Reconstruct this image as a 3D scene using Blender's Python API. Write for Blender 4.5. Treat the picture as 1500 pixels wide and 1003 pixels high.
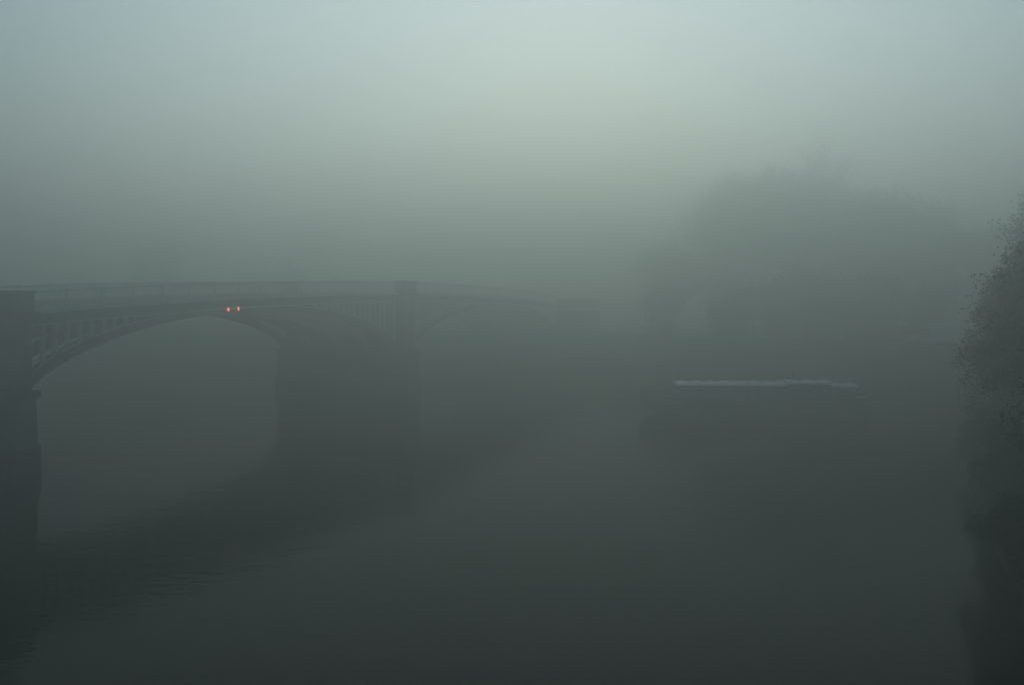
import bpy, bmesh, math, random
import numpy as np
from mathutils import Vector, Matrix
for o in list(bpy.data.objects): bpy.data.objects.remove(o)
SC = bpy.context.scene
COL = SC.collection
R = math.radians

# ------------------------------------------------------------------ camera
cam = bpy.data.objects.new('camera', bpy.data.cameras.new('camera'))
COL.objects.link(cam); SC.camera = cam
cam.location = (0, 0, 10); cam.rotation_euler = (R(90), 0, 0)
cam.data.sensor_width = 36; cam.data.lens = 35
cam.data.shift_y = -66.5/1500
cam.data.dof.use_dof = True; cam.data.dof.focus_distance = 22; cam.data.dof.aperture_fstop = 1.4
cam.data.clip_start = .1; cam.data.clip_end = 3000
# ------------------------------------------------------------------ sky
SUN_EL, SUN_AZ = 10.0, 3.0           # elevation, degrees clockwise from +Y
W = bpy.data.worlds.new('World'); SC.world = W; W.use_nodes = True
nt = W.node_tree; bg = nt.nodes['Background']
sky = nt.nodes.new('ShaderNodeTexSky'); sky.sky_type = 'NISHITA'; sky.sun_disc = False
sky.sun_elevation = R(SUN_EL); sky.sun_rotation = R(SUN_AZ)
sky.dust_density = .3; sky.air_density = 1.2; sky.ozone_density = 1.0
hs = nt.nodes.new('ShaderNodeHueSaturation'); hs.inputs['Saturation'].default_value = .95
nt.links.new(sky.outputs[0], hs.inputs['Color'])
tint = nt.nodes.new('ShaderNodeMix'); tint.data_type = 'RGBA'; tint.blend_type = 'MULTIPLY'
tint.inputs['Factor'].default_value = 1
tint.inputs['B'].default_value = (.74, .94, 1.20, 1)
nt.links.new(hs.outputs[0], tint.inputs['A'])
nt.links.new(tint.outputs['Result'], bg.inputs[0]); bg.inputs[1].default_value = .09
# ------------------------------------------------------------------ sun (veiled)
sl = bpy.data.lights.new('sun', 'SUN'); sl.energy = 1.4; sl.angle = R(60); sl.color = (.93, .97, 1.0)
sun = bpy.data.objects.new('sun', sl); COL.objects.link(sun)
d = Vector((math.sin(R(SUN_AZ))*math.cos(R(SUN_EL)), math.cos(R(SUN_AZ))*math.cos(R(SUN_EL)), math.sin(R(SUN_EL))))
sun.rotation_euler = (-d).to_track_quat('-Z', 'Y').to_euler()
SC.view_settings.view_transform = 'Standard'; SC.view_settings.look = 'None'
SC.view_settings.gamma = 1; SC.view_settings.exposure = -.03
SC.render.engine = 'CYCLES'
SC.cycles.volume_bounces = 2; SC.cycles.max_bounces = 8
FOG = .0195

# ------------------------------------------------------------------ helpers
def mat(name, col, rough=.8, var=.25, scale=1.5, metal=0, bump=.0, col2=None, emit=None, spec=.5):
    m = bpy.data.materials.new(name); m.use_nodes = True
    n = m.node_tree; b = n.nodes['Principled BSDF']
    b.inputs['Roughness'].default_value = rough; b.inputs['Metallic'].default_value = metal
    b.inputs['Specular IOR Level'].default_value = spec
    tc = n.nodes.new('ShaderNodeTexCoord'); no = n.nodes.new('ShaderNodeTexNoise')
    no.inputs['Scale'].default_value = scale; no.inputs['Detail'].default_value = 8
    n.links.new(tc.outputs['Object'], no.inputs['Vector'])
    cr = n.nodes.new('ShaderNodeValToRGB'); cr.color_ramp.elements[0].position = .3; cr.color_ramp.elements[1].position = .7
    c2 = col2 or tuple(c*(1-var) for c in col)
    cr.color_ramp.elements[0].color = (*c2, 1); cr.color_ramp.elements[1].color = (*[min(1, c*(1+var*.5)) for c in col], 1)
    n.links.new(no.outputs['Fac'], cr.inputs[0]); n.links.new(cr.outputs[0], b.inputs['Base Color'])
    if bump:
        bp = n.nodes.new('ShaderNodeBump'); bp.inputs['Strength'].default_value = bump; bp.inputs['Distance'].default_value = .04
        n2 = n.nodes.new('ShaderNodeTexNoise'); n2.inputs['Scale'].default_value = scale*6; n2.inputs['Detail'].default_value = 6
        n.links.new(tc.outputs['Object'], n2.inputs['Vector'])
        n.links.new(n2.outputs['Fac'], bp.inputs['Height']); n.links.new(bp.outputs[0], b.inputs['Normal'])
    if emit:
        b.inputs['Emission Color'].default_value = (*emit[0], 1); b.inputs['Emission Strength'].default_value = emit[1]
    return m
M = dict(
 iron=mat('painted_iron', (.13, .16, .14), .55, .35, .9, bump=.2),
 iron_light=mat('pale_painted_iron', (.60, .64, .58), .5, .25, 1.2, bump=.1),
 granite=mat('granite', (.20, .19, .165), .85, .45, .5, bump=.5),
 weed=mat('weedy_granite', (.045, .055, .03), .7, .5, .8, bump=.6),
 asphalt=mat('asphalt', (.05, .05, .05), .85, .2, 3, bump=.2),
 paving=mat('paving', (.25, .24, .22), .85, .25, 2, bump=.1),
 wall=mat('embankment_stone', (.22, .21, .185), .85, .4, .5, bump=.5),
 earth=mat('bank_earth', (.03, .03, .02), .95, .5, .7, bump=.6, spec=.08),
 grass=mat('bank_grass', (.035, .05, .02), .95, .4, 1.0, bump=.5),
 bark=mat('bark', (.06, .05, .038), .95, .4, 3, bump=.7),
 hull=mat('hull_paint', (.025, .032, .035), .45, .3, .8),
 band=mat('hull_band', (.10, .03, .025), .5, .3, .8),
 roof=mat('pale_roof_paint', (.90, .91, .90), .3, .06, .8),
 cabin=mat('cabin_paint', (.06, .085, .08), .45, .25, .9),
 deckp=mat('deck_paint', (.09, .09, .08), .7, .3, 1.2),
 glass=mat('dark_glass', (.02, .025, .028), .08, .1, 1, spec=.8),
 metal=mat('galvanised', (.35, .36, .36), .4, .2, 3, metal=.8),
 car=mat('silver_paint', (.55, .57, .58), .3, .05, 1, metal=.3),
 rubber=mat('rubber', (.02, .02, .02), .8, .2, 5),
 white=mat('white_paint', (.75, .76, .74), .5, .12, 2),
 rope=mat('rope', (.2, .17, .12), .9, .2, 8),
 lampred=mat('lit_red_lens', (.6, .05, .03), .4, .0, 1, emit=((1.0, .19, .08), 4.5)),
 black=mat('black_enamel', (.02, .02, .02), .4, .2, 3),
)
def courses(m, w, h):
    """recessed mortar joints between squared stones"""
    n = m.node_tree; b = n.nodes['Principled BSDF']
    geo = n.nodes.new('ShaderNodeTexCoord'); sp = n.nodes.new('ShaderNodeSeparateXYZ'); ad = n.nodes.new('ShaderNodeMath'); cb = n.nodes.new('ShaderNodeCombineXYZ')
    n.links.new(geo.outputs['Object'], sp.inputs[0]); n.links.new(sp.outputs[0], ad.inputs[0]); n.links.new(sp.outputs[1], ad.inputs[1])
    n.links.new(ad.outputs[0], cb.inputs[0]); n.links.new(sp.outputs[2], cb.inputs[1])
    br = n.nodes.new('ShaderNodeTexBrick'); br.inputs['Scale'].default_value = 1; br.inputs['Brick Width'].default_value = w; br.inputs['Row Height'].default_value = h
    br.inputs['Mortar Size'].default_value = .018; br.inputs['Color1'].default_value = (1, 1, 1, 1); br.inputs['Color2'].default_value = (.7, .7, .7, 1); br.inputs['Mortar'].default_value = (.25, .25, .25, 1)
    n.links.new(cb.outputs[0], br.inputs['Vector'])
    src = b.inputs['Base Color'].links[0].from_socket
    mx = n.nodes.new('ShaderNodeMix'); mx.data_type = 'RGBA'; mx.blend_type = 'MULTIPLY'; mx.inputs['Factor'].default_value = .7
    n.links.new(src, mx.inputs['A']); n.links.new(br.outputs['Color'], mx.inputs['B']); n.links.new(mx.outputs['Result'], b.inputs['Base Color'])
courses(M['granite'], 1.1, .45); courses(M['weed'], 1.1, .45); courses(M['wall'], .9, .4)
def leafmat(name, c, c2):
    m = mat(name, c, .7, .3, .35, col2=c2, spec=.12); return m
M['leaf'] = leafmat('leaf_dark', (.045, .06, .025), (.022, .034, .014))
M['leaf2'] = leafmat('leaf_olive', (.075, .085, .035), (.04, .05, .022))
M['leaf3'] = leafmat('leaf_autumn', (.085, .075, .035), (.045, .05, .022))

def link(name, me, m, parent=None, **kw):
    o = bpy.data.objects.new(name, me); COL.objects.link(o)
    if m is not None and not me.materials: me.materials.append(m)
    if parent: o.parent = parent
    for k, v in kw.items(): o[k] = v
    return o
def thing(name, label, cat, loc=(0, 0, 0), rz=0, group=None):
    o = bpy.data.objects.new(name, None); COL.objects.link(o)
    o.location = loc; o.rotation_euler = (0, 0, rz); o.empty_display_size = .5
    o['label'] = label; o['category'] = cat
    if group: o['group'] = group
    return o
class MB:
    def __init__(s): s.v = []; s.f = []
    def add(s, vs, fs):
        k = len(s.v); s.v += [tuple(v) for v in vs]; s.f += [tuple(i+k for i in f) for f in fs]; return s
    def box(s, c, d, rz=0, tilt=0):
        x, y, z = [e/2 for e in d]
        mt = Matrix.Rotation(rz, 3, 'Z') @ Matrix.Rotation(tilt, 3, 'Y')
        vs = [Vector(c)+mt @ Vector(p) for p in ((-x,-y,-z),(x,-y,-z),(x,y,-z),(-x,y,-z),(-x,-y,z),(x,-y,z),(x,y,z),(-x,y,z))]
        return s.add(vs, [(0,3,2,1),(4,5,6,7),(0,1,5,4),(1,2,6,5),(2,3,7,6),(3,0,4,7)])
    def tube(s, pts, rad, n=8, cap=True):
        pts = [Vector(p) for p in pts]
        if not hasattr(rad, '__len__'): rad = [rad]*len(pts)
        vs = []
        for i, p in enumerate(pts):
            t = (pts[min(i+1, len(pts)-1)]-pts[max(i-1, 0)]).normalized()
            a = t.orthogonal().normalized() if abs(t.z) > .9 else t.cross(Vector((0, 0, 1))).normalized()
            b = t.cross(a)
            for k in range(n):
                an = 2*math.pi*k/n; vs.append(p+(a*math.cos(an)+b*math.sin(an))*rad[i])
        fs = [(i*n+k, i*n+(k+1) % n, (i+1)*n+(k+1) % n, (i+1)*n+k) for i in range(len(pts)-1) for k in range(n)]
        if cap: fs += [tuple(range(n))[::-1], tuple((len(pts)-1)*n+k for k in range(n))]
        return s.add(vs, fs)
    def prism(s, poly, z0, z1, scale_top=1.0, c=(0, 0)):
        n = len(poly)
        vs = [(x, y, z0) for x, y in poly]+[(c[0]+(x-c[0])*scale_top, c[1]+(y-c[1])*scale_top, z1) for x, y in poly]
        return s.add(vs, [tuple(range(n))[::-1], tuple(range(n, 2*n))]+[(i, (i+1) % n, n+(i+1) % n, n+i) for i in range(n)])
    def strip(s, secs):
        """closed tube through a list of 4-point (or n-point) sections"""
        n = len(secs[0]); vs = [p for q in secs for p in q]
        fs = [(i*n+k, i*n+(k+1) % n, (i+1)*n+(k+1) % n, (i+1)*n+k) for i in range(len(secs)-1) for k in range(n)]
        fs += [tuple(range(n))[::-1], tuple((len(secs)-1)*n+k for k in range(n))]
        return s.add(vs, fs)
    def mesh(s, name, smooth=False, bev=0):
        me = bpy.data.meshes.new(name); me.from_pydata([tuple(v) for v in s.v], [], s.f)
        bm = bmesh.new(); bm.from_mesh(me)
        bmesh.ops.recalc_face_normals(bm, faces=bm.faces)
        if bev: bmesh.ops.bevel(bm, geom=list(bm.edges), offset=bev, segments=1, affect='EDGES', clamp_overlap=True)
        bm.to_mesh(me); bm.free()
        if smooth:
            for p in me.polygons: p.use_smooth = True
        me.update(); return me
    def obj(s, name, m, parent=None, smooth=False, bev=0, **kw):
        return link(name, s.mesh(name, smooth, bev), m, parent, **kw)

# ================================================================== SETTING
# ---- water: one sheet to the horizon
wm = bpy.data.materials.new('river_water'); wm.use_nodes = True
n = wm.node_tree; b = n.nodes['Principled BSDF']
b.inputs['Base Color'].default_value = (.007,.013,.004,1); b.inputs['Roughness'].default_value = .05
b.inputs['IOR'].default_value = 1.07
tc = n.nodes.new('ShaderNodeTexCoord'); mp = n.nodes.new('ShaderNodeMapping'); mp.inputs['Scale'].default_value = (.55, 1.0, 1)
n.links.new(tc.outputs['Object'], mp.inputs[0])
n1 = n.nodes.new('ShaderNodeTexNoise'); n1.inputs['Scale'].default_value = .5; n1.inputs['Detail'].default_value = 3
n2 = n.nodes.new('ShaderNodeTexNoise'); n2.inputs['Scale'].default_value = 2.6; n2.inputs['Detail'].default_value = 3
n.links.new(mp.outputs[0], n1.inputs['Vector']); n.links.new(mp.outputs[0], n2.inputs['Vector'])
b1 = n.nodes.new('ShaderNodeBump'); b1.inputs['Strength'].default_value = .5; b1.inputs['Distance'].default_value = .04
b2 = n.nodes.new('ShaderNodeBump'); b2.inputs['Strength'].default_value = .5; b2.inputs['Distance'].default_value = .018
n.links.new(n1.outputs['Fac'], b1.inputs['Height']); n.links.new(n2.outputs['Fac'], b2.inputs['Height'])
n.links.new(b1.outputs[0], b2.inputs['Normal']); n.links.new(b2.outputs[0], b.inputs['Normal'])
MB().add([(-1500,-1500,0),(1500,-1500,0),(1500,1500,0),(-1500,1500,0)], [(0,1,2,3)]).obj('water', wm, kind='structure')

# ---- far bank: stone embankment with a raised road and tree belt behind
FB = [(-420, 330), (-200, 238), (-60, 176), (7.8, 143.5), (22, 128), (40, 117), (60, 109), (92, 92), (140, 60), (260, -10), (420, -60)]
HB = 3.9
g = MB()
far = [(-420, 1200), (-200, 1200), (-60, 1200), (7.8, 1200), (60, 1200), (140, 1200), (300, 1200), (600, 1200), (900, 800), (1200, 300), (1200, -200)]
k = len(FB)
g.add([(x, y, HB) for x, y in FB]+[(x, y, HB) for x, y in far], [(i, i+1, k+i+1, k+i) for i in range(k-1)])
g.obj('ground', M['paving'], kind='structure')
def offs(pts, dd):
    out = []
    for i, p in enumerate(pts):
        a = Vector(pts[max(i-1, 0)]); c = Vector(pts[min(i+1, len(pts)-1)]); t = (c-a).normalized()
        out.append((p[0]-t.y*dd, p[1]+t.x*dd))
    return out
def ribbon(pts, o0, o1, z0, z1):
    A, B = offs(pts, o0), offs(pts, o1)
    return MB().strip([[(a[0], a[1], z0), (a[0], a[1], z1), (c[0], c[1], z1), (c[0], c[1], z0)] for a, c in zip(A, B)])
def dense(pts, step=4):
    out = []
    for a, c in zip(pts, pts[1:]):
        a, c = Vector(a), Vector(c); m_ = max(1, int((c-a).length/step))
        out += [tuple(a.lerp(c, i/m_)) for i in range(m_)]
    return out+[pts[-1]]
ew = thing('embankment_wall', 'long pale stone embankment wall across the river, behind the moored barge', 'wall', (0, 0, 0))
FBv = FB[2:9]
ribbon(FB, -.35, .3, -2, 1.6).obj('wall_base', M['weed'], ew)
ribbon(FB, -.2, .3, 1.6, HB-.05).obj('wall_face', M['wall'], ew)
ribbon(FB, -.12, .26, HB-.05, HB+.85).obj('parapet', M['wall'], ew)
ribbon(FB, -.26, .40, HB+.85, HB+1.02).obj('coping', M['paving'], ew)
ribbon(FB, -.3, .3, HB-.35, HB-.12).obj('string_course', M['paving'], ew)
road = FB[4:9]
Ao, Bo = offs(road, 6), offs(road, 13)
MB().add([(x, y, HB+.004) for x, y in Ao+Bo], [(i, i+1, len(road)+i+1, len(road)+i) for i in range(len(road)-1)]).obj('road', M['asphalt'], kind='structure')
ribbon(road, 5.7, 6, HB-.1, HB+.12).obj('kerb', M['paving'], kind='structure')

# ---- near bank: quay under the camera, turning into a wooded bank at the right
NB = [(-300, 70), (-120, 22), (-60, 6), (-25, -1), (0, -1), (6, 1), (9.5, 12), (12, 22), (15, 31), (20, 45), (25.5, 58), (33, 78), (80, 70), (160, -10)]
top = [(-300, 66), (-120, 18), (-60, 2), (-25, -4), (0, -3), (9, -1), (13.5, 10), (16, 20), (19, 29), (24, 42), (30, 55), (38, 71), (80, 62), (160, -16)]
bk = [(-300, -300), (-120, -300), (-60, -300), (-25, -300), (0, -300), (30, -300), (40, -100), (50, -50), (55, -30), (60, -10), (62, 5), (66, 10), (90, -10), (200, -60)]
rng = random.Random(5)
m_ = len(NB)
vs = [(x, y, -1.5) for x, y in NB]+[(x, y, 5.5+rng.uniform(-.3, .3)) for x, y in top]+[(x, y, 8.3) for x, y in [( (a[0]*.7+c[0]*.3), (a[1]*.7+c[1]*.3)) for a, c in zip(top, bk)]]+[(x, y, 8.4) for x, y in bk]
fs = [(j*m_+i, j*m_+i+1, (j+1)*m_+i+1, (j+1)*m_+i) for j in range(3) for i in range(m_-1)]
rb = MB().add(vs, fs).mesh('riverbank')
bm = bmesh.new(); bm.from_mesh(rb); bmesh.ops.subdivide_edges(bm, edges=bm.edges, cuts=5, use_grid_fill=True)
for v in bm.verts:
    if v.co.z > -1: v.co += Vector((rng.uniform(-.25, .25), rng.uniform(-.25, .25), rng.uniform(-.2, .2)))
bm.to_mesh(rb); bm.free()
link('riverbank', rb, M['earth'], kind='structure')

# ================================================================== BRIDGE
AX, AY = -27.92, 57.74
u = Vector((.3737, .9276, 0)).normalized()
nn = Vector((u.y, -u.x, 0))          # towards the camera's side
BR = thing('arch_bridge', 'iron road bridge with shallow arches, openwork spandrels and granite piers, reflected in the river', 'bridge',
           (AX, AY, 0), math.atan2(u.y, u.x))
# local axes: +x along the bridge, -y towards the camera side (nn), z up
L, PW, WD = 44.0, 3.6, 13.4
def hd(s): return 10.2-.00058*(s-45)**2
piers = [-PW, L, 2*L+PW]
spans = [(-PW-L*.86, -PW), (0, L), (L+PW, 2*L+PW)]
SE = (-PW-L*.86-6, 2*L+PW+6)
def deckstrip(y0, y1, z0, z1, s0, s1, step=2.0):
    q = []
    k_ = max(1, int(round((s1-s0)/step)))
    for i in range(k_+1):
        s = s0+(s1-s0)*i/k_; h = hd(s)
        q.append([(s, y0, h+z0), (s, y0, h+z1), (s, y1, h+z1), (s, y1, h+z0)])
    return MB().strip(q)
# y runs from 0 (near facade) to WD (far facade)
deckstrip(.3, WD-.3, -.45, -.05, *SE).obj('deck', M['iron'], BR)
deckstrip(2.4, WD-2.4, -.05, .0, *SE).obj('carriageway', M['asphalt'], BR)
deckstrip(.25, 2.4, -.05, .13, *SE).obj('footway', M['paving'], BR)
deckstrip(WD-2.4, WD-.25, -.05, .13, *SE).obj('footway', M['paving'], BR)
for yy in (0, WD-.16):
    for i, (s0, s1) in enumerate(spans):
        deckstrip(yy, yy+.16, -.72, -.05, s0, s1).obj('fascia_plate', M['iron'], BR)
for sgn, yb in ((-1, 0), (1, WD)):
    for (s0, s1) in spans:
        a, c = sorted((yb+sgn*.28, yb-sgn*.2))
        deckstrip(a, c, -.05, .14, s0, s1).obj('cornice', M['iron_light'], BR)
        a, c = sorted((yb+sgn*.10, yb+sgn*.002))
        deckstrip(a, c, -.74, -.66, s0, s1).obj('moulding', M['iron_light'], BR)
def arch(s0, s1, s, hs=4.5):
    t = (s-s0)/(s1-s0); q = abs(1-2*t); hc = hd((s0+s1)/2)-.98
    return hs+(hc-hs)*max(0, 1-q*q)**.66
def ribdepth(s0, s1, s):
    q = abs(1-2*(s-s0)/(s1-s0)); return .42+.45*q**1.5
def ribmb(s0, s1, y0, y1, step=64):
    q = []
    for i in range(step+1):
        a = math.pi*i/step; s = s0+(s1-s0)*(1-math.cos(a))/2
        z = arch(s0, s1, s); dp = ribdepth(s0, s1, s)
        zt = min(z+dp, hd(s)-.6)
        q.append([(s, y0, z), (s, y0, zt), (s, y1, zt), (s, y1, z)])
    return MB().strip(q)
def column_mb(y0, y1, zb, zt, w, fl):
    """upright with flared head and foot so the openings get round corners"""
    prof = [(fl, 0)]
    for k_ in range(1, 5):
        a = math.pi/2*k_/4; prof.append((fl*(1-math.sin(a)), fl*(1-math.cos(a))))
    H = zt-zb; half = [(w/2+x, z) for x, z in prof]+[(w/2+x, H-z) for x, z in reversed(prof)]
    secs = [[(-x, y0, z), (x, y0, z), (x, y1, z), (-x, y1, z)] for x, z in half]
    return MB().strip(secs)
CS = .92
for (s0, s1) in spans:
    for yy in (0.0, WD-.42):
        ribmb(s0, s1, yy, yy+.42).obj('arch_rib', M['iron'], BR)
        sy = yy-.05 if yy == 0 else yy+.42+.003
        q = []
        for i in range(65):           # raised edge moulding following the arch
            a = math.pi*i/64; s = s0+(s1-s0)*(1-math.cos(a))/2
            z = min(arch(s0, s1, s)+ribdepth(s0, s1, s), hd(s)-.6)
            q.append([(s, sy, z-.09), (s, sy, z), (s, sy+.047, z), (s, sy+.047, z-.09)])
        MB().strip(q).obj('rib_moulding', M['iron_light'], BR)
    for yy in (3.2, 6.5, 9.8):
        r_ = ribmb(s0, s1, yy, yy+.3)
        s = s0+CS
        while s < s1:
            zb = arch(s0, s1, s)+ribdepth(s0, s1, s); zt = hd(s)-.45
            if zt-zb > .25: r_.box((s, yy+.15, (zb+zt)/2), (.14, .16, zt-zb))
            s += CS*2
        r_.obj('inner_rib', M['iron'], BR)
    k_ = int((s1-s0)/CS); st = (s1-s0)/k_
    for i in range(k_):
        s = s0+(i+.08)*st if i < k_/2 else s0+(i+.92)*st
        zb = arch(s0, s1, s)+ribdepth(s0, s1, s)-.12; zt = hd(s)-.68
        if zt-zb < .45: continue
        me = column_mb(.06, .32, 0, zt-zb, .2, min(.26, (zt-zb)*.35)).mesh('spandrel_column')
        for yy in (0, WD-.38):
            o = link('spandrel_column', me, M['iron_light'], BR); o.location = (s, yy, zb)
    s = s0+2
    cb = MB()
    while s < s1-1:
        cb.box((s, WD/2, hd(s)-.76), (.2, WD-1, .33)); s += 3.67
    cb.obj('cross_girders', M['iron'], BR)
# parapet railings: panels between posts
def panel_mesh(w):
    p = MB()
    p.box((w/2, 0, 1.10), (w, .16, .10)); p.box((w/2, 0, .08), (w, .12, .12)); p.box((w/2, 0, .82), (w, .05, .04))
    k_ = int(w/.22)
    for i in range(1, k_):
        p.tube([(w*i/k_, 0, .14), (w*i/k_, 0, 1.05)], .022, 5, False)
        if i % 2: 
            c = (w*i/k_, 0, .93); r_ = .08
            p.tube([(c[0]+r_*math.cos(a*math.pi/4), 0, c[2]+r_*math.sin(a*math.pi/4)) for a in range(9)], .013, 4, False)
    return p.mesh('railing_panel')
for (s0, s1) in spans:
    k_ = int((s1-s0)/2.75); w = (s1-s0)/k_
    pm = panel_mesh(w-.14); po = MB().box((0, 0, .59), (.13, .16, 1.18)).box((0, 0, 1.2), (.2, .22, .06)).mesh('railing_post', bev=.01)
    for yy in (.06, WD-.06):
        for i in range(k_):
            s = s0+i*w; sl_ = math.atan2(hd(s+w)-hd(s), w)
            o = link('railing_panel', pm, M['iron_light'], BR); o.location = (s+.07, yy, hd(s)+.12); o.rotation_euler = (0, -sl_, 0)
            if i: o = link('railing_post', po, M['iron_light'], BR); o.location = (s, yy, hd(s)+.12)
# piers
def pier_poly(x0, x1, y0, y1, nose):
    """plan outline with rounded cutwaters at both ends"""
    cx, hw = (x0+x1)/2, (x1-x0)/2; P = []
    for i in range(13):
        a = math.pi*i/12; P.append((cx-hw*math.cos(a), y0-nose*math.sin(a)**.8))
    for i in range(13):
        a = math.pi*i/12; P.append((cx+hw*math.cos(a), y1+nose*math.sin(a)**.8))
    return P
for i, p0 in enumerate(piers):
    if i == 2: continue
    x0, x1 = p0, p0+PW; cx = (x0+x1)/2; c = (cx, WD/2)
    MB().prism(pier_poly(x0-.25, x1+.25, -.1, WD+.1, 1.55), -3, 1.5, .985, c).obj('pier_footing', M['weed'], BR)
    MB().prism(pier_poly(x0-.02, x1+.02, -.05, WD+.05, 1.35), 1.5, 4.3, .985, c).obj('pier', M['granite'], BR)
    MB().prism(pier_poly(x0-.1, x1+.1, -.15, WD+.15, 1.45), 4.3, 4.65, 1, c).obj('pier_cap', M['granite'], BR)
    MB().prism(pier_poly(x0+.1, x1-.1, 0, WD, 1.0), 4.65, 5.6, .8, c).obj('pier_dome', M['granite'], BR)
    h = hd(cx)
    MB().box((cx, WD/2, (4.65+h-.05)/2), (PW-.1, WD+.3, h-.05-4.65)).obj('pier_shaft', M['granite'], BR)
    for y0, sg in ((-.12, -1), (WD+.12, 1)):
        MB().box((cx, y0+sg*.2, (4.7+h)/2), (PW-1.3, .36, h-4.7), 0).obj('pilaster', M['granite'], BR, bev=.03)
        MB().box((cx, y0+sg*.1, h+.07), (PW+.2, 1.1, .24)).obj('pier_cornice', M['granite'], BR, bev=.03)
        MB().box((cx, y0, h+.19+.52), (PW-.3, .75, 1.04)).obj('parapet_block', M['granite'], BR, bev=.03)
        MB().box((cx, y0, h+1.23+.09), (PW-.1, .95, .18)).obj('parapet_coping', M['granite'], BR, bev=.04)
for x0, x1 in ((SE[0]-14, -PW-L*.86), (2*L+PW, 2*L+PW+20)):
    h = hd((x0+x1)/2)
    MB().box(((x0+x1)/2, WD/2, (h-.5)/2-1.5), (x1-x0, WD+1.2, h-.5+3)).obj('abutment', M['granite'], BR, bev=.04)
    for yy in (-.1, WD+.1):
        MB().box(((x0+x1)/2, yy, h+.55), (x1-x0, .5, 1.5)).obj('approach_parapet', M['granite'], BR, bev=.03)

# two lit red lamps hung on the near face of the bridge near the crown of the arch
def local(s, y, z): return Vector((AX, AY, 0))+u*s-nn*y+Vector((0, 0, z))
def nav_lamp(s, label):
    t = thing('bridge_lamp', label, 'lamp', local(s, -.30, hd(s)-.76), BR.rotation_euler.z, 'lit red lamps on the bridge')
    MB().tube([(0, 0, -.13), (0, 0, -.09)], [.1, .1], 12).tube([(0, 0, .17), (0, 0, .24), (0, 0, .27)], [.11, .10, .02], 12).obj('housing', M['black'], t)
    MB().tube([(0, 0, -.09), (0, 0, .0), (0, 0, .17)], [.05, .068, .06], 12).obj('lens', M['lampred'], t, smooth=True)
    MB().box((0, .17, .2), (.06, .30, .05)).obj('bracket', M['black'], t)
nav_lamp(17.6, 'lit red lamp on the bridge face over the arch, left one of the two')
nav_lamp(18.8, 'lit red lamp on the bridge face over the arch, right one of the two')

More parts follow.
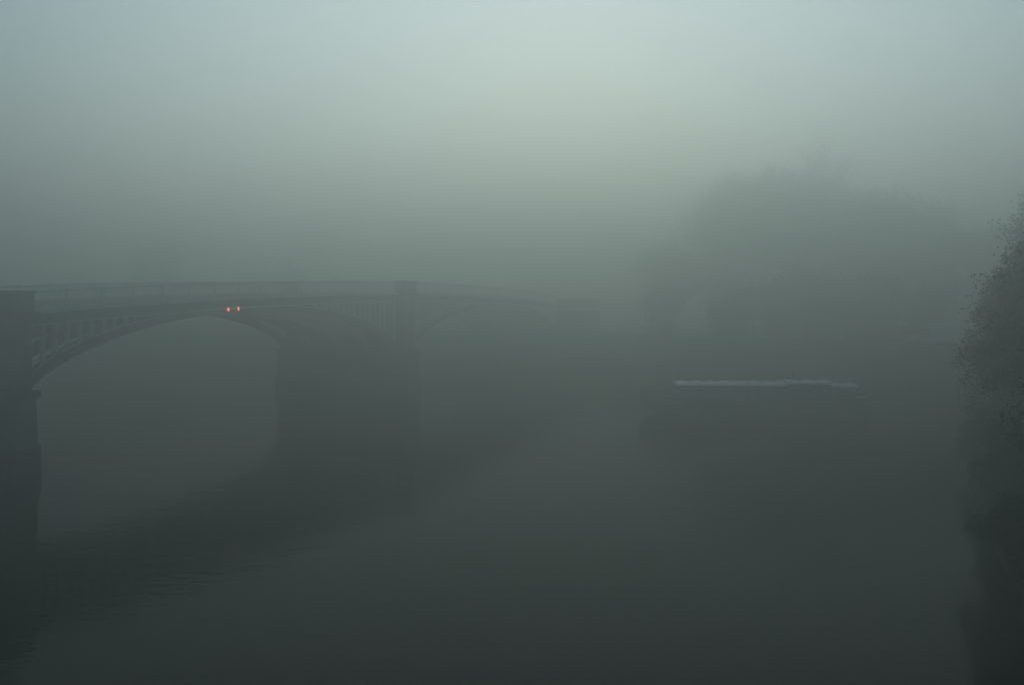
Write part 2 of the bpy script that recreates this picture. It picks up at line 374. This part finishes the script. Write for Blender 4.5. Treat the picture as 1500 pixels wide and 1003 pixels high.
# ================================================================== BARGE
def barge():
    BX, BY = 20.9, 85.6
    t = thing('moored_barge', 'long dark-hulled barge with a pale flat cabin roof lying on the misty river', 'boat', (BX, BY, 0), R(-1.5))
    # local x = length, bow at -x ; half length 9.6
    st = [(-9.9, .12, 2.05, .9), (-9.3, .75, 1.85, .45), (-8.4, 1.35, 1.6, .1), (-7.2, 1.8, 1.4, -.3), (-5, 2.1, 1.25, -.4), (0, 2.15, 1.15, -.4),
          (5, 2.15, 1.15, -.4), (7.5, 2.0, 1.25, -.3), (8.8, 1.65, 1.4, .1), (9.5, 1.1, 1.5, .5), (9.75, .5, 1.52, .7)]
    q = [[(x, -w, zt), (x, -w*.97, (zt+zb)/2), (x, -w*.7, zb), (x, w*.7, zb), (x, w*.97, (zt+zb)/2), (x, w, zt)] for x, w, zt, zb in st]
    MB().strip(q).obj('hull', M['hull'], t, smooth=False)
    q = [[(x, -w-.05, zt-.28), (x, -w-.05, zt-.16), (x, w+.05, zt-.16), (x, w+.05, zt-.28)] for x, w, zt, zb in st]
    MB().strip(q).obj('rubbing_strake', M['band'], t)
    for sg in (-1, 1):
        MB().strip([[(x, sg*w-.04, zt), (x, sg*w-.04, zt+.18), (x, sg*w+.04, zt+.18), (x, sg*w+.04, zt)] for x, w, zt, zb in st]).obj('bulwark', M['hull'], t)
    # cabins : x0,x1,half width,z0,z1
    def cabin(x0, x1, w, z0, z1, nwin, name='cabin', crown=.16, rw=.12):
        cb = MB().strip([[(x, -w, z0), (x, -w+.12, z1), (x, w-.12, z1), (x, w, z0)] for x in (x0, x1)]).obj(name, M['cabin'], t)
        q = []
        for x in (x0-rw, x1+rw):
            q.append([(x, -w-.03, z1-.08), (x, -w+.0, z1+.07), (x, -w*.5, z1+.07+crown*.7), (x, 0, z1+.07+crown), (x, w*.5, z1+.07+crown*.7), (x, w, z1+.07), (x, w+.03, z1-.08)])
        MB().strip(q).obj('roof', M['roof'], cb)
        for k_ in range(nwin-1):
            xc = x0+(x1-x0)*(k_+1)/nwin+.15*(k_ % 2)
            MB().box((xc, -.35, z1+.2), (.4, .5, .08)).obj('skylight', M['glass'], cb, bev=.02)
            MB().tube([(xc+.55, .5, z1+.1), (xc+.55, .5, z1+.38)], .07, 8).obj('vent', M['metal'], cb)
        for k_ in range(nwin):
            xc = x0+(x1-x0)*(k_+.5)/nwin
            for sg in (-1, 1):
                MB().box((xc, sg*(w-.05), z0+(z1-z0)*.62), (.72, .05, .46)).obj('window', M['glass'], cb)
                MB().box((xc, sg*(w-.055), z0+(z1-z0)*.62), (.86, .035, .60)).obj('window_frame', M['metal'], cb)
        return cb
    cabin(-6.9, -.98, 1.75, 1.1, 2.62, 5, rw=.02)
    cabin(-.66, 2.25, 1.75, 1.1, 2.62, 3, rw=.02)
    cabin(2.5, 6.0, 1.6, 1.1, 2.76, 3, 'wheelhouse', .1)
    cabin(6.25, 8.2, 1.5, 1.2, 2.50, 2, 'stern_cabin', .1)
    MB().box((-.82, 0, 1.75), (.28, 2.4, 1.4)).obj('doorway', M['hull'], t)
    MB().tube([(-8.2, 0, 1.3), (-8.2, 0, 2.5)], .05).obj('mast', M['metal'], t)
    for x in (-8.6, 8.7):
        MB().tube([(x, .5, 1.4), (x, .5, 1.8)], .09).box((x, .5, 1.7), (.1, .5, .08)).obj('bollard', M['metal'], t)
    MB().tube([(3.4, .6, 2.95), (3.4, .6, 3.45), (3.4, .6, 3.5)], [.09, .09, .13]).obj('chimney', M['black'], t)
    for x in (-5, -1.5, 2, 5.5):
        MB().tube([(x, -2.26, .25), (x, -2.28, .85)], .12, 10).obj('fender', M['rubber'], t, smooth=True)
    q = MB()
    for x in (-9.0, -8.3, -7.6): q.tube([(x, -1.2 if x > -8.9 else -.7, 1.6), (x, -1.2 if x > -8.9 else -.7, 2.35)], .02, 5)
    q.tube([(-9.0, -.7, 2.35), (-8.3, -1.2, 2.35), (-7.6, -1.2, 2.35)], .02, 5); q.obj('handrail', M['metal'], t)
    MB().tube([(-9.7, 0, 1.9), (-9.75, .1, 2.3)], .03).obj('jackstaff', M['metal'], t)
barge()

# ================================================================== VAN on the embankment road
def van(loc, rz):
    t = thing('parked_van', 'tall pale van behind the embankment wall to the right of the barge', 'van', loc, rz)
    side = [(-2.95, .35), (-3.0, .95), (-2.75, 1.25), (-2.15, 1.4), (-1.25, 2.45), (-.8, 2.72), (-.3, 2.8), (2.7, 2.8), (2.9, 2.65), (2.95, .45), (2.85, .32)]
    MB().strip([[(x, y*(.88 if z > 2 else 1), z) for x, z in side] for y in (-1.0, -.96, .96, 1.0)]).obj('body', M['white'], t, bev=.03)
    MB().strip([[(-.7, y, 2.80), (-.2, y, 2.9), (2.6, y, 2.9), (2.75, y, 2.8)] for y in (-.8, .8)]).obj('roof', M['roof'], t)
    MB().strip([[(-2.13, y, 1.47), (-1.3, y*.9, 2.44), (-1.32, y*.9, 2.47), (-2.18, y, 1.48)] for y in (-.85, .85)]).obj('windscreen', M['glass'], t)
    for sg in (-1, 1):
        MB().add([(-1.9, sg*1.006, 1.5), (-1.25, sg*.93, 2.3), (-.35, sg*.93, 2.3), (-.35, sg*1.006, 1.5), (-1.9, sg*.9, 1.5), (-1.25, sg*.85, 2.3), (-.35, sg*.85, 2.3), (-.35, sg*.9, 1.5)],
                 [(0,1,2,3), (4,5,6,7), (0,1,5,4), (1,2,6,5), (2,3,7,6), (3,0,4,7)]).obj('side_window', M['glass'], t)
        for x in (-2.05, 1.85):
            w_ = MB().tube([(x, sg*.75, .38), (x, sg*1.03, .38)], .38, 18).obj('wheel', M['rubber'], t)
            MB().tube([(x, sg*1.0, .38), (x, sg*1.045, .38)], .22, 12).obj('rim', M['metal'], w_)
        MB().box((-2.97, sg*.72, .92), (.1, .36, .22)).obj('headlight', M['metal'], t)
        MB().box((-1.75, sg*1.13, 1.65), (.12, .2, .32)).obj('mirror', M['black'], t)
van((51.2, 121.3, HB+.004), R(-20))

# ================================================================== TREES
def leaves(name, lobes, count, size, seed, m):
    r = np.random.default_rng(seed)
    w = np.array([l[3]*l[4]*l[5] for l in lobes]); w = w/w.sum()
    # clumps first, leaves around clumps: gaps and tufts
    nc = max(30, count//45); cc = np.empty((nc, 3))
    pick = r.choice(len(lobes), nc, p=w)
    dirs = r.normal(size=(nc, 3)); dirs /= np.linalg.norm(dirs, axis=1)[:, None]
    rad = r.uniform(.35, 1.05, nc)**.6
    lb = np.array(lobes); cc = lb[pick, :3]+dirs*rad[:, None]*lb[pick, 3:6]
    pi = r.integers(0, nc, count); cs = size*r.uniform(1.6, 4.2, nc)
    P = cc[pi]+r.normal(size=(count, 3))*cs[pi][:, None]*np.array([1, 1, .7])
    a = r.normal(size=(count, 3)); a /= np.linalg.norm(a, axis=1)[:, None]
    b_ = np.cross(a, r.normal(size=(count, 3))); b_ /= np.linalg.norm(b_, axis=1)[:, None]
    s = size*r.uniform(.5, 1.2, count)[:, None]
    V = np.stack([P-a*s, P+b_*s*.45, P+a*s, P-b_*s*.45], 1).reshape(-1, 3)
    me = bpy.data.meshes.new(name); me.vertices.add(len(V)); me.vertices.foreach_set('co', V.ravel())
    me.loops.add(count*4); me.loops.foreach_set('vertex_index', np.arange(count*4, dtype=np.int32))
    me.polygons.add(count); me.polygons.foreach_set('loop_start', np.arange(0, count*4, 4, dtype=np.int32))
    me.polygons.foreach_set('loop_total', np.full(count, 4, dtype=np.int32))
    me.update(); me.materials.append(m); return me
def tree_protos(H, W_, count, size, seed, m, lobn=9, base=.28):
    r = random.Random(seed); lobes = []
    for i in range(lobn):
        a = r.uniform(0, 6.28); rr = W_*r.uniform(.1, .62); z = H*r.uniform(base+.12, .86)
        k_ = 1-abs(z/H-.55)*.9
        lobes.append((rr*math.cos(a)*k_, rr*math.sin(a)*k_, z, W_*r.uniform(.3, .5)*k_, W_*r.uniform(.3, .5)*k_, H*r.uniform(.10, .18)))
    lobes.append((0, 0, H*.6, W_*.5, W_*.5, H*.25))
    cm = leaves('crown', lobes, count, size, seed, m)
    tb = MB(); hh = H*.6
    pts = [(r.uniform(-.1, .1)*i, r.uniform(-.1, .1)*i, hh*i/6) for i in range(7)]; r0 = H*.022
    tb.tube([(0, 0, -.6)]+pts[1:], [r0*1.5]+[r0*(1-.12*i) for i in range(1, 7)], 10)
    for l in lobes[:-1]:
        zi = r.randint(2, 5); p = Vector(pts[zi]); q = Vector(l[:3])
        mid = p.lerp(q, .5)+Vector((0, 0, -H*.03))
        tb.tube([p, mid, q], [r0*.45, r0*.3, r0*.1], 6)
        for _ in range(3):
            e = q+Vector((r.uniform(-1, 1)*l[3], r.uniform(-1, 1)*l[4], r.uniform(.2, 1)*l[5])); tb.tube([mid.lerp(q, .6), e], [r0*.18, r0*.04], 5)
    return tb.mesh('trunk', True), cm
PR = [tree_protos(20, 8.2, 22000, .24, 11, M['leaf'], 13, .14), tree_protos(17, 7.2, 20000, .24, 12, M['leaf2'], 12, .12), tree_protos(22, 8.6, 24000, .25, 13, M['leaf3'], 14, .14),
      tree_protos(18.5, 7.6, 20000, .24, 14, M['leaf'], 12, .12)]
def tree(pr, loc, sc, rz, label, group=None):
    t = thing('tree', label, 'tree', loc, rz, group); t.scale = (sc, sc, sc)
    link('trunk', PR[pr][0], M['bark'], t); link('crown', PR[pr][1], None, t)
NP = [tree_protos(11, 4.4, 52000, .085, 21, M['leaf'], 11, .02), tree_protos(8, 3.8, 48000, .08, 22, M['leaf2'], 10, -.05), tree_protos(9, 5, 6000, .25, 23, M['leaf'], 10, -.05)]
PR += NP
G1 = 'tall trees on the far embankment'
# from left to right in the picture
tree(1, (26.2, 167.2, HB), 1.06, .3, 'faint leftmost tree of the far embankment row, left of the barge', G1)
tree(0, (36.6, 162.3, HB), 1.33, 2.0, 'misty tall tree on the far embankment above the barge bow', G1)
tree(2, (45.1, 158.7, HB), 1.39, 1.1, 'tallest misty tree on the far embankment, above the middle of the barge', G1)
tree(1, (56.2, 155.0, HB), 1.61, 4.0, 'broad misty tree on the far embankment above the barge stern', G1)
tree(3, (65.3, 155.0, HB), 1.14, 5.2, 'low misty tree behind the pale van on the far embankment', G1)
tree(1, (75.1, 151.3, HB), 1.22, .9, 'dark misty tree just right of the pale van on the far embankment', G1)
for i, (x, y, s_, lab) in enumerate([(27, 128, .45, 'small bushy tree leaning on the far embankment wall above the barge bow'), (42, 121, .45, 'small bushy tree at the far embankment wall above the barge roof'),
        (33.5, 125, .4, 'lowest bushy tree at the far embankment wall above the barge'), (64, 112, .5, 'small bushy tree at the far embankment wall near the right-hand trees'), (21, 138, .62, 'rounded bushy tree at the left end of the far embankment row'), (38, 128, .8, 'big bushy tree filling the gap below the tallest misty tree'), (46, 125, .75, 'big bushy tree below the broad misty tree'), (30, 131, .62, 'low bushy tree below the misty tree above the barge bow'), (34.5, 130, .7, 'low bushy tree just left of the tallest misty tree trunk'), (42, 130, .75, 'low bushy tree between the tallest and the broad misty tree'), (52, 126, .6, 'low bushy tree just right of the broad misty tree')]):
    tree(6, (x, y, HB), s_*1.5, i*1.7, lab, 'bushy small trees along the far embankment wall')
G2 = 'distant trees beyond the bridge'
for i, (x, y, s_, lab) in enumerate([(-83, 178, .72, 'faint distant tree over the left end of the bridge railing'), (-66, 172, .8, 'faint distant tree above the bridge left of the red lamps'),
        (-38, 162, .72, 'faint distant tree above the bridge right of the red lamps')]):
    tree((i+1) % 4, (x*1.05, y*1.05+12, HB), s_, i*1.3, lab, G2)
# near wooded bank at the right edge

G3 = 'dark trees on the near bank at the right edge'
tree(4, (38.5, 70, 2.6), 1.35, .4, 'faint tall tree farthest along the right-hand bank, its crown cut by the frame', G3)
tree(4, (36.5, 62, 2.6), 1.45, 2.4, 'misty tall tree second farthest along the right-hand bank', G3)
tree(5, (29.2, 57, 1.5), .95, .9, 'rounded misty tree at the water on the right-hand bank', G3)
tree(4, (26.6, 50, 1.5), 1.0, 1.9, 'dim tree in the middle of the right-hand bank row', G3)
tree(4, (23.6, 41, 2.0), 1.05, 2.2, 'dark overhanging tree in the near half of the right-hand bank row', G3)
tree(5, (20.6, 34, 2.2), 1.4, 4.2, 'very dark tree second nearest in the right-hand bank row', G3)
tree(4, (16.8, 25.5, 2.6), 1.0, 3.9, 'black tree nearest the viewer at the lower right edge', G3)
tree(5, (26.3, 55, .2), .5, 1.2, 'dim low bush leaning over the water below the rounded misty tree', G3)
tree(5, (22.3, 44, .2), .55, 2.9, 'dark low bush at the waterline midway along the right bank', G3)
tree(5, (16.2, 31, .2), .5, 5.0, 'black bush at the waterline in the lower right corner', G3)

# ================================================================== HAZE
HTOP = 36
hb = MB().box((0, 100, (HTOP-3.5)/2), (760, 760, HTOP+3.5))
hm = bpy.data.materials.new('haze'); hm.use_nodes = True
hm.node_tree.nodes.clear()
out = hm.node_tree.nodes.new('ShaderNodeOutputMaterial'); pv = hm.node_tree.nodes.new('ShaderNodeVolumePrincipled')
pv.inputs['Color'].default_value = (.81,.86,.78,1); pv.inputs['Density'].default_value = FOG; pv.inputs['Anisotropy'].default_value = .8
hm.node_tree.links.new(pv.outputs[0], out.inputs['Volume'])
hb.obj('haze', hm, kind='stuff')
